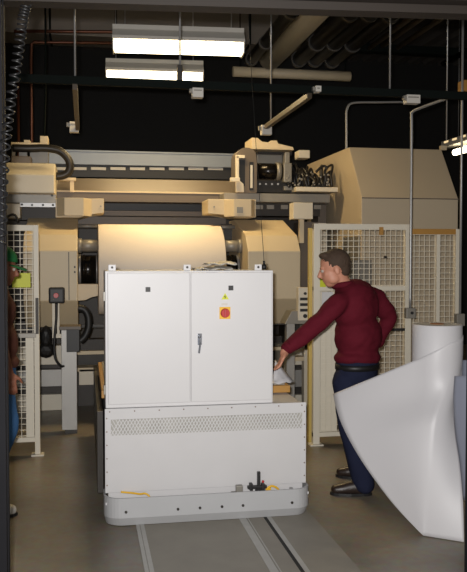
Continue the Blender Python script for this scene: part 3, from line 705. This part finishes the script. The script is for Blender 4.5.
def ypipe(px, py, Yf, r, Yn, m, label, name='roof_pipe', flange=True, grp='pipes under the roof'):
    c = P(px, py, Yf)
    if flange:
        t = thing(name, label, 'pipe', (c.x, (Yf+Yn)/2, c.z-r), grp)
        obj('pipe_run', cyl(nb(), (c.x, Yn, c.z), (c.x, Yf, c.z), r, 20), m, t)
        for yy in (Yf-.05, Yf-.9, Yf-2.2):
            if yy > Yn: obj('coupling', cyl(nb(), (c.x, yy-.035, c.z), (c.x, yy+.035, c.z), r*1.14, 20), 'ring', t)
    else:
        tag(obj(name, cyl(nb(), (c.x, Yn, c.z), (c.x, Yf, c.z), r, 28), m), label, 'duct')
ypipe(270, 58, 10.85, .16, 4.5, 'beige', 'thick beige round duct slanting down below the roof', 'round_duct', False)
ypipe(251, 60, 10.85, .08, 4.5, 'pipeb', 'black roof pipe just left of the thick beige duct')
ypipe(298, 60, 10.8, .1, 4.5, 'pipeb', 'black roof pipe just right of the thick beige duct, lower row')
ypipe(314, 60, 10.8, .1, 4.5, 'pipeb', 'black roof pipe in the middle of the lower row')
ypipe(331, 61, 10.8, .1, 4.5, 'pipeb', 'black roof pipe at the right end of the lower row')
ypipe(313, 38, 10.6, .1, 4.5, 'pipeb', 'black roof pipe at the left end of the upper row')
ypipe(327, 44, 10.6, .11, 4.5, 'pipeb', 'black roof pipe in the middle of the upper row')
ypipe(342, 50, 10.6, .11, 4.5, 'pipeb', 'black roof pipe at the right end of the upper row')
x_ = P(420, 50, 11)
tag(obj('roof_beam', box(nb(), XX(345, 11), 8.9, 11.0, 11.15, x_.z-.05, x_.z+.06), 'strut'), 'dark roof beam crossing at the upper right', 'beam')
rb = thing('roof_conduit_rack', 'dark conduits running under the roof at the upper right', 'conduit', (4.2, 8, 4.6))
for k, (px, py) in enumerate(((372, 46), (385, 44), (400, 46), (446, 62))):
    c = P(px, py, 10.9); obj('conduit_run', cyl(nb(), (c.x, 5, c.z), (c.x, 11, c.z), .035, 10), 'duct' if k < 3 else 'strut', rb)
# coiled cord hanging by the left post
ck = thing('coiled_cord', 'dark coiled cord hanging from the header beam at the left post', 'cord', P(8, 190, 3.33))
pts = [P(26, 5, 3.38), P(23, 18, 3.36), P(20, 40, 3.36), P(15.5, 70, 3.36), P(10, 105, 3.35), P(5.5, 140, 3.34), P(2.5, 190, 3.33), P(1.5, 245, 3.33)]
bm = nb(); cen = []
for i in range(len(pts)-1):
    for k in range(40): cen.append(pts[i].lerp(pts[i+1], k/40))
hel = []
turns = 30
for i, c in enumerate(cen):
    a = 2*math.pi*turns*i/len(cen); hel.append(c+Vector((math.cos(a)*.019, math.sin(a)*.019, 0)))
obj('coil', tube(bm, hel, .0045, 6), 'coil', ck)
# ------------------------------------------------------------------ fluorescent fixtures
YAW = -.07
def fixture(label, xa, xb, Y, zt):
    f = thing('fluorescent_light', label, 'ceiling light', ((xa+xb)/2, Y+.1, zt-.27), 'hanging fluorescent lights')
    # hood: trapezoid reflector open at the bottom
    obj('hood', prism(nb(), [(Y, zt-.12), (Y, zt-.128), (Y+.14, zt-.045), (Y+.28, zt-.128), (Y+.28, zt-.12), (Y+.19, zt-.03), (Y+.19, zt), (Y+.09, zt), (Y+.09, zt-.03)], 'x', xa, xb), 'hood', f)
    obj('top_edge', box(nb(), xa, xb, Y-.012, Y+.0, zt-.155, zt-.125), 'hood', f)
    obj('top_edge', box(nb(), xa, xb, Y+.07, Y+.09, zt-.04, zt+.004), 'hood', f)
    for x0 in (xa, xb-.012):
        obj('end_plate', prism(nb(), [(Y+.0, zt-.13), (Y+.28, zt-.13), (Y+.24, zt-.25), (Y+.04, zt-.25)], 'x', x0, x0+.012), 'hood', f)
    for yy in (Y+.075, Y+.205):
        obj('tube', cyl(nb(), (xa+.02, yy, zt-.19), (xb-.02, yy, zt-.19), .05, 20), 'tube', f)
    for x0 in (xa+.12, xb-.12):
        obj('hanger_wire', cyl(nb(), (x0, Y+.14, zt-.005), (x0, Y+.14, CZ), .005, 6), 'steel', f)
    f.rotation_euler.z = YAW
F1 = (XX(113, 7.85, 40), XX(245, 7.85, 40), 7.85, ZZ(24.3, 7.85, 180))
F2 = (XX(106, 9.7, 70), XX(204, 9.7, 70), 9.7, ZZ(58, 9.7, 150))
fixture('hanging fluorescent light, the nearer and larger of the two over the machine', *F1)
fixture('hanging fluorescent light, the smaller one below and behind the nearer light', *F2)
# third: seen end-on at the right edge
f = thing('fluorescent_light', 'hanging fluorescent light cut by the right edge above the enclosure', 'ceiling light', (4.9, 9.3, 2.95), 'hanging fluorescent lights')
c0 = P(441, 146, 11.2); c1 = P(455, 152.5, 10.9)
obj('hood', box(nb(), c0.x, c0.x+.16, 8.6, 11.2, c0.z-.03, c0.z+.06, .004), 'hood', f)
obj('tube', cyl(nb(), (c1.x, 8.6, c1.z), (c1.x, 10.9, c1.z), .045, 16), 'tube', f)
obj('lamp_bracket', box(nb(), c0.x+.05, c1.x+.03, 10.6, 10.64, c1.z+.03, c0.z-.02), 'hood', f)
for k in range(9): obj('lamp_vent', box(nb(), c0.x-.006, c0.x+.01, 8.8+k*.27, 8.93+k*.27, c0.z+.025, c0.z+.05), 'glow', f)
for yy in (8.9, 10.8): obj('hanger_wire', cyl(nb(), (c0.x+.08, yy, c0.z+.06), (c0.x+.08, yy, CZ), .005, 6), 'steel', f)
# ------------------------------------------------------------------ upright roll with loose sheet, right foreground
RC = P(436.5, 400, 4.75); RC.z = 0; rr_ = .156; rz = ZZ(324, 4.75, 436)
ur = thing('paper_roll', 'upright white paper roll with a torn loose sheet in the right foreground', 'paper roll', RC)
bm = nb(); seg = 64
prof = [(.045, rz), (rr_-.004, rz), (rr_, rz-.004), (rr_, 0.002), (.045, .002)]
rings = [[bm.verts.new((RC.x+r_*math.cos(2*math.pi*k/seg), RC.y+r_*math.sin(2*math.pi*k/seg), z)) for k in range(seg)] for r_, z in prof]
for i in range(5):
    a, c = rings[i], rings[(i+1) % 5]
    for k in range(seg):
        f_ = bm.faces.new((a[k], a[(k+1) % seg], c[(k+1) % seg], c[k])); f_.smooth = i in (1, 2)
obj('rolled_paper', bm, 'paper', ur)
plabel(obj('core', cyl(nb(), RC+Vector((0, 0, .003)), RC+Vector((0, 0, rz+.004)), .044, 24), 'brown', ur), 'brown cardboard core')
Lp = [(333, 394, 5.12), (336.5, 409, 5.06), (342.5, 426, 4.99), (355, 450, 4.89), (372, 476, 4.77), (395, 506, 4.63), (423.5, 536, 4.47)]
Mp = [(441, 343, 4.582), (439.5, 368, 4.56), (437, 397, 4.545), (433.5, 430, 4.525), (430, 465, 4.505), (427, 500, 4.488), (424.5, 536.5, 4.468)]
Rp = [(463, 334, 4.72), (457, 368, 4.62), (453.5, 400, 4.58), (455.5, 432, 4.54), (460, 464, 4.47), (463, 500, 4.40), (464, 543, 4.325)]
def spl(ps, n):
    q = []
    for i in range(len(ps)-1):
        p0, p1, p2, p3 = [Vector(ps[min(max(i+k, 0), len(ps)-1)]) for k in (-1, 0, 1, 2)]
        for k in range(n):
            t = k/n; q.append(.5*((2*p1)+(p2-p0)*t+(2*p0-5*p1+4*p2-p3)*t*t+(3*p1-p0-3*p2+p3)*t**3))
    q.append(Vector(ps[-1])); return q
Ls, Ms, Rs = spl(Lp, 5), spl(Mp, 5), spl(Rp, 5)
g = []; nrow = len(Ls)
for i in range(nrow):
    l, m, r_ = P(*Ls[i]), P(*Ms[i]), P(*Rs[i]); row = []
    bl = min(1, max(0, (Ms[i][1]-352)/70)); bl = bl*bl*(3-2*bl); m0 = m.copy()
    m = Vector((RC.x+.159*math.sin(math.radians(6)), RC.y-.159*math.cos(math.radians(6)), m.z)).lerp(m, bl)
    w = (m-l).length
    for k in range(18):
        t = k/18; p = l.lerp(m, t); p.y += -.035*math.sin(math.pi*t**1.5)*min(1, w/.5)
        
        ph0 = math.radians(-62)
        st_ = Vector((RC.x+.159*math.sin(ph0), RC.y-.159*math.cos(ph0), 0))
        if t < .74: q = l.lerp(st_, t/.74)
        else:
            ph = ph0+(math.radians(6)-ph0)*(t-.74)/.26; q = Vector((RC.x+.159*math.sin(ph), RC.y-.159*math.cos(ph), 0))
        q.z = l.z+(m.z-l.z)*t
        row.append(q.lerp(p, bl))
    # round the ridge over into the right hand side
    for k in range(13):
        t = k/12; q = m.lerp(r_, t); q.y -= .03*math.sin(math.pi*t)*(1-i/nrow)
        bl = min(1, max(0, (Ms[i][1]-352)/70)); bl = bl*bl*(3-2*bl); ph = math.radians(6+80*t)
        cq = Vector((RC.x+.159*math.sin(ph), RC.y-.159*math.cos(ph), m.z+(r_.z-m.z)*t))
        row.append(cq.lerp(q, bl))
    for p in row: p.z = max(p.z, .004)
    g.append(row)
plabel(obj('loose_sheet', solid(g, .0015), 'paper', ur), 'loose torn white sheet flaring to the left')
g = []
Fl = [(455, 376), (453.8, 400), (455.8, 432), (460.3, 464), (463.5, 500)]
Fr = [(486, 352), (487, 390), (488, 432), (489, 470), (490, 505)]
for (a, c) in zip(spl([(x, y, 0) for x, y in Fl], 5), spl([(x, y, 0) for x, y in Fr], 5)):
    l = P(a.x-.6, a.y, 4.22); z_ = l.z
    e = Vector((RC.x+.154, RC.y-.03, z_+.02)); m1 = Vector((l.x+.12, 4.12, z_+.02)); m2 = Vector((RC.x+.30, 4.26, z_+.05)); m3 = Vector((RC.x+.33, 4.52, z_+.04))
    g.append([Vector(q) for q in spl([l, m1, m2, m3, e], 5)])
plabel(obj('curled_flap', solid(g, .0015), 'blueish', ur), 'bluish grey flap curling towards the right')  # flap gets a glossy blue-grey material
# ------------------------------------------------------------------ people
def frame(f, u):
    f = f.normalized(); s = f.cross(u).normalized(); u = s.cross(f).normalized()
    return Matrix((f, s, u)).transposed()      # columns: forward, right, up
def head_parts(c, f, u, s=1.0):
    Mx = frame(f, u)
    def L(a, b_, d): return c+Mx @ Vector((a, b_, d))*s
    bm = nb()
    ball(bm, L(-.012, 0, .03), .1*s, (.98, .78, .92), Mx, 3)         # skull
    ball(bm, L(.028, 0, -.03), .08*s, (.8, .8, 1.05), Mx, 3)         # face
    ball(bm, L(.045, 0, -.085), .04*s, (.95, 1.0, .75), Mx)          # chin
    for sd in (-1, 1):
        ball(bm, L(.02, sd*.045, -.06), .035*s, (1.2, .6, 1), Mx)    # jaw
        ball(bm, L(.062, sd*.036, -.02), .024*s, (.7, .9, .8), Mx)   # cheek
        ball(bm, L(-.012, sd*.079, -.012), .032*s, (.62, .28, 1), Mx)  # ear
        ball(bm, L(.082, sd*.028, .022), .017*s, (.6, 1.5, .6), Mx)  # brow
    rcone(bm, L(.088, 0, .01), L(.108, 0, -.028), .010*s, .014*s)    # nose
    ball(bm, L(.098, 0, -.034), .014*s, (.9, 1.25, .7), Mx)
    ball(bm, L(.084, 0, -.058), .016*s, (.6, 1.4, .42), Mx)          # lips
    ball(bm, L(.082, 0, -.068), .015*s, (.6, 1.2, .42), Mx)
    return bm, L, Mx
def hand(bm, w, d, n, side, s=1.0, curl=.5):
    """w wrist, d direction of the fingers, n back of hand normal, side towards the thumb"""
    d, n = d.normalized(), n.normalized(); t = (side-d*side.dot(d)).normalized()
    ball(bm, w+d*.05*s, .05*s, (1, .84, .32), frame(d, n), 2)
    rcone(bm, w-d*.01, w+d*.03*s, .026*s, .03*s)
    for k, ln in enumerate((.070, .080, .074, .058)):
        b0 = w+d*.082*s+t*(.030-.020*k)*s
        d1 = (d*math.cos(curl*.5)-n*math.sin(curl*.5)); d2 = (d*math.cos(curl*1.3)-n*math.sin(curl*1.3)); d3 = (d*math.cos(curl*2)-n*math.sin(curl*2))
        p1 = b0+d1*ln*.5*s; p2 = p1+d2*ln*.3*s; p3 = p2+d3*ln*.22*s
        rcone(bm, b0-d*.02*s, p1, .0095*s, .0088*s); rcone(bm, p1, p2, .0088*s, .008*s); rcone(bm, p2, p3, .008*s, .0068*s)
    b0 = w+d*.03*s+t*.030*s; p1 = b0+(d*.6+t*.8-n*.2).normalized()*.036*s; p2 = p1+(d*.9+t*.35-n*.3).normalized()*.032*s
    rcone(bm, b0, p1, .013*s, .0105*s); rcone(bm, p1, p2, .0105*s, .008*s)
def person(name, label, J, mats, s=1.0, sleeves=True, hs=1.0):
    """J: dict of joint points; mats: shirt, trousers, shoe, skin"""
    root = thing(name, label, 'person', J['root'])
    f, u = J['face'], J['headup']
    body, L, Mx = head_parts(J['head'], f, u, hs)
    nk = J['neck']
    rcone(body, nk, J['head']+Mx @ Vector((-.02, 0, -.05)), .062, .056)
    rcone(body, J['chest'], nk, .07, .06)
    for a in 'lr':
        rcone(body, J['chest'], J[a+'sh'], .07, .045)
        rcone(body, J[a+'sh'], J[a+'el'], .045, .036); rcone(body, J[a+'el'], J[a+'wr'], .036, .025)
        hand(body, J[a+'wr'], J[a+'hd'], J[a+'hn'], J[a+'th'], 1.0, J.get(a+'curl', .5))
        rcone(body, J['pelvis'], J[a+'hip'], .08, .075)
        rcone(body, J[a+'hip'], J[a+'kn'], .07, .05); rcone(body, J[a+'kn'], J[a+'an'], .048, .034)
        ball(body, J[a+'an']+Vector((0, 0, -.015)), .036)
    rcone(body, J['pelvis'], J['chest'], .1, .1)
    bo = obj('body', remesh(body, .0065, 3), mats['skin'], root)
    # face detail
    for sd in (-1, 1):
        e = obj('eye', ball(nb(), L(.079, sd*.030, .004), .0125*hs), 'eyew', bo)
        obj('iris', ball(nb(), L(.0875, sd*.030, .004), .0062*hs), 'black', e)
    # shirt
    sh = nb(); bw = J['bw']                       # half breadth vector of the shoulders
    side = bw.normalized(); fwd = J['facing']
    def torso(bm, c, a, d, h):
        Mt = Matrix((side, fwd, side.cross(fwd) if side.cross(fwd).z > 0 else -side.cross(fwd))).transposed()
        ball(bm, c, 1.0, (a, d, h), Mt, 3)
    torso(sh, J['chest'], .225, .155, .20); torso(sh, J['belly'], .2, .165, .19); torso(sh, J['waist'], .2, .165, .075)
    torso(sh, J['chest'].lerp(nk, .42), .185, .11, .115)
    rcone(sh, J['chest'].lerp(nk, .7), nk.lerp(J['head'], .02), .085, .068)
    for a in 'lr':
        rcone(sh, J['chest'].lerp(nk, .55), J[a+'sh'], .08, .078)
        if sleeves:
            rcone(sh, J[a+'sh'], J[a+'el'], .076, .062); rcone(sh, J[a+'el'], J[a+'el'].lerp(J[a+'wr'], .94), .062, .044)
        else: rcone(sh, J[a+'sh'], J[a+'sh'].lerp(J[a+'el'], .55), .072, .068)
    so = obj('shirt', folds(remesh(sh, .011, 5), .013, (5, 5, 9), fwd), mats['shirt'], root)
    if sleeves:
        for a in 'lr':
            q = J[a+'el'].lerp(J[a+'wr'], .80); e = J[a+'el'].lerp(J[a+'wr'], .97)
            obj('cuff', cyl(nb(), q, e, .047, 20, .043), mats['shirt'], so)
        # folded collar
        col = nb(); ax = (J['head']-nk).normalized(); cc = nk.lerp(J['head'], .16); sd = []
        for k in range(25):
            a = 2*math.pi*k/24; uu = fwd*math.cos(a)+side*math.sin(a); sd.append(cc+uu*.068+ax*(.0+.012*-math.cos(a)))
        tube(col, sd, .022, 10); obj('collar', col, mats['shirt'], so)
    # trousers
    tr = nb(); torso(tr, J['pelvis'], .182, .15, .13); torso(tr, J['pelvis'].lerp(J['waist'], .6), .182, .15, .08)
    for a in 'lr':
        rcone(tr, J['pelvis'].lerp(J[a+'hip'], .7), J[a+'hip'], .11, .112); rcone(tr, J[a+'hip'], J[a+'kn'], .11, .085)
        rcone(tr, J[a+'kn'], J[a+'an']+Vector((0, 0, -.005)), .085, .076)
    to = obj('trousers', folds(remesh(tr, .011, 5), .010, (9, 9, 4), fwd), mats['trousers'], root)
    # shoes
    for a in 'lr':
        an, toe = J[a+'an'].copy(), J[a+'toe'].copy(); d = (toe-an); d.z = 0; d.normalize(); z0 = J['floor'][a]
        heel = Vector((an.x, an.y, 0))-d*.05; tp = heel+d*.285; nrm = Vector((-d.y, d.x, 0))
        s1 = nb()
        sh_ = [(.13, .04, .056), (.3, .04, .058), (.5, .043, .052), (.7, .047, .043), (.86, .043, .036)]
        for (t0, w0, h0), (t1, w1, h1) in zip(sh_, sh_[1:]):
            for k in range(5):
                q = k/4; t = t0+(t1-t0)*q; w = w0+(w1-w0)*q; h = h0+(h1-h0)*q
                ball(s1, Vector((heel.x+d.x*.285*t, heel.y+d.y*.285*t, z0+.012+h*.75)), 1.0, (.04, w, h), frame(d, Vector((0, 0, 1))), 2)
        rcone(s1, Vector((an.x, an.y, z0+.05)), Vector((an.x, an.y, z0+.10)), .045, .05)
        up_ = obj('shoe', remesh(s1, .007, 4), mats['shoe'], root)
        sl = nb(); q = []
        for k in range(20):
            a_ = 2*math.pi*k/20; q.append(((heel+d*.142)+d*math.cos(a_)*.148+nrm*math.sin(a_)*(.043 if math.cos(a_) < 0 else .049)).xy)
        prism(sl, q, 'z', z0+.001, z0+.02); obj('sole', sl, 'black', up_)
    return root, bo, L, Mx, to
def folds(bm, amp, sc_, fwd):
    from mathutils import noise
    bm.normal_update()
    mv = []
    for v in bm.verts:
        q = Vector((v.co.x*sc_[0]+v.co.z*3, v.co.y*sc_[1], v.co.z*sc_[2]-v.co.x*4))
        n = noise.noise(q)+.5*noise.noise(q*2.3)
        mv.append(v.co+v.normal*amp*n)
    for v, c in zip(bm.verts, mv): v.co = c
    return bm
def lean(px, py, Y): return P(px, py, Y)
# operator in the maroon shirt
pel = lean(357, 372, 5.46); sidev = Vector((.6, .8, 0)).normalized(); fac = Vector((-.8, .6, 0)).normalized()
J = dict(root=Vector((1.88, 5.45, 0)), face=Vector((-.93, .22, -.22)), headup=Vector((-.22, .05, .97)), facing=fac, bw=sidev*.2,
  head=lean(334, 269, 5.44), neck=lean(345, 288, 5.45), chest=lean(356, 307, 5.46), belly=lean(358, 336, 5.47), waist=lean(357.5, 357, 5.47), pelvis=pel,
  lsh=lean(337, 304, 5.30), lel=lean(309, 332, 5.28), lwr=lean(285.5, 349.5, 5.26),
  lhd=Vector((-.35, -.03, -.93)), lhn=Vector((.9, -.35, -.3)), lth=Vector((0, -1, 0)), lcurl=.35,
  rsh=lean(375, 298, 5.58), rel=lean(389.5, 316, 5.62), rwr=lean(377, 345, 5.66),
  rhd=Vector((-.5, .3, -.8)), rhn=Vector((.7, .4, .2)), rth=Vector((-.5, .6, .4)), rcurl=.6,
  lhip=lean(347, 382, 5.40), rhip=lean(364, 382, 5.54), lkn=lean(350, 430, 5.38), rkn=lean(362, 430, 5.58))
J['lan'] = Vector((FL(358, 490).x, 5.33, .085)); J['ltoe'] = J['lan']+Vector((-.2, .05, -.06))
J['ran'] = Vector((XX(367, 5.72, 478), 5.72, .085)); J['rtoe'] = J['ran']+Vector((-.2, .10, -.06))
J['floor'] = {'l': 0, 'r': 0}
pm = dict(shirt='shirt', trousers='jeans', shoe='shoe', skin='skin')
root, bo, L, Mx, tro = person('person', 'man in a maroon shirt and navy trousers reaching for the white cabinet', J, pm, hs=1.06)
# hair cap over the skull, cut back to leave the face
hb_ = nb(); ball(hb_, L(-.022, 0, .042), .107, (.99, .82, .92), Mx, 3)
ball(hb_, L(-.058, 0, .0), .075, (.72, .9, 1.05), Mx, 3); ball(hb_, L(.045, 0, .105), .04, (1, 1.4, .55), Mx, 2)
hh_ = remesh(hb_, .007, 3)
kill = []
inv = Mx.inverted(); hc = J['head']
for v in hh_.verts:
    q = inv @ (v.co-hc)
    if (q.x > .035 and q.z < .062) or q.z < -.066 or (q.x > -.03 and q.z < -.005 and q.x > -.03): kill.append(v)
bmesh.ops.delete(hh_, geom=kill, context='VERTS')
for v in hh_.verts:
    v.co += Vector((random.uniform(-1, 1), random.uniform(-1, 1), random.uniform(-1, 1)))*.0015
obj('hair', hh_, 'hair', bo)
ring = []
for k in range(33):
    a = 2*math.pi*k/32; ring.append(J['pelvis'].lerp(J['waist'], .42)+sidev*math.cos(a)*.188+fac*math.sin(a)*.155)
bm = solid([[q+Vector((0, 0, h)) for q in ring] for h in (-.02, .02)], .006); plabel(obj('belt', bm, 'black', tro), 'black belt')
# man at the far left edge, mostly behind the post
c0 = Vector((XX(-2, 5.35), 5.35, 0)); fx = Vector((.97, .2, 0)).normalized(); sd2 = Vector((-.2, .97, 0)).normalized()
def q_(px, py, Y=5.35): return P(px+3, py, Y)
J2 = dict(root=c0, face=Vector((.95, .1, -.15)), headup=Vector((.12, 0, .99)), facing=fx, bw=sd2*.2,
  head=q_(-2, 268), neck=q_(-9, 287), chest=q_(-12, 312), belly=q_(-11, 340), waist=q_(-10, 362), pelvis=q_(-9, 378),
  lsh=q_(-12, 300, 5.54), lel=q_(-12, 343, 5.58), lwr=q_(-6, 378, 5.56), lhd=Vector((.1, 0, -1)), lhn=Vector((0, 1, 0)), lth=Vector((1, 0, 0)),
  rsh=q_(-10, 300, 5.16), rel=q_(-2, 342, 5.13), rwr=q_(6, 372, 5.13), rhd=Vector((.1, 0, -1)), rhn=Vector((0, -1, 0)), rth=Vector((1, 0, 0)),
  lhip=q_(-9, 386, 5.45), rhip=q_(-8, 386, 5.27), lkn=q_(-9, 440, 5.47), rkn=q_(3, 424, 5.25))
J2['ran'] = Vector((XX(-21, 5.3, 500), 5.3, .085)); J2['rtoe'] = J2['ran']+Vector((.2, .02, -.06))
J2['lan'] = Vector((XX(-30, 5.5, 500), 5.5, .085)); J2['ltoe'] = J2['lan']+Vector((.2, .04, -.06))
J2['floor'] = {'l': 0, 'r': 0}
root2, bo2, L2, Mx2, tro2 = person('person', 'person in a green cap and blue jeans at the left edge behind the post', J2, dict(shirt='tee', trousers='denim', shoe='sneaker', skin='skin2'), sleeves=False)
cp = nb(); ball(cp, L2(-.012, 0, .05), .106, (1.0, .86, .9), Mx2, 3)
kill = [v for v in cp.verts if (Mx2.inverted() @ (v.co-J2['head'])).z < .032]
bmesh.ops.delete(cp, geom=kill, context='VERTS')
g = [[L2(.05+.11*i/5, (-.075+.15*j/8)*(1-.25*(i/5)**2), .04-.02*(i/5)-.012*((j-4)/4)**2) for j in range(9)] for i in range(6)]
bmesh.ops.solidify(cp, geom=cp.faces[:], thickness=.004)
capo = obj('cap', cp, 'cap', bo2, True); obj('cap_brim', solid(g, .004), 'cap', capo)
# ------------------------------------------------------------------ light
w = bpy.data.worlds.new('world'); sc.world = w; w.use_nodes = True
w.node_tree.nodes['Background'].inputs[0].default_value = (.95, .87, .76, 1); w.node_tree.nodes['Background'].inputs[1].default_value = .36
def area(name, loc, rot, sx, sy, power, col):
    l = bpy.data.lights.new(name, 'AREA'); l.shape = 'RECTANGLE'; l.size = sx; l.size_y = sy; l.energy = power; l.color = col
    o = bpy.data.objects.new(name, l); COL.objects.link(o); o.location = loc; o.rotation_euler = rot; return o
# camera flash
fl = area('camera_flash', (-.06, -.02, 1.74), co.rotation_euler, .06, .04, 86, (1.0, .975, .955))
fl.data.spread = math.radians(110)
# the lamps themselves
for i, (xa, xb, Y, zt) in enumerate((F1, F2)):
    area('fluorescent_lamp', ((xa+xb)/2, Y+.14, zt-.26), (0, 0, YAW), xb-xa-.05, .2, (46, 30)[i], (1, .71, .33))
sc.view_settings.view_transform = 'Standard'; sc.view_settings.look = 'None'; sc.view_settings.gamma = 1
sc.view_settings.exposure = 0; sc.view_settings.use_curve_mapping = False
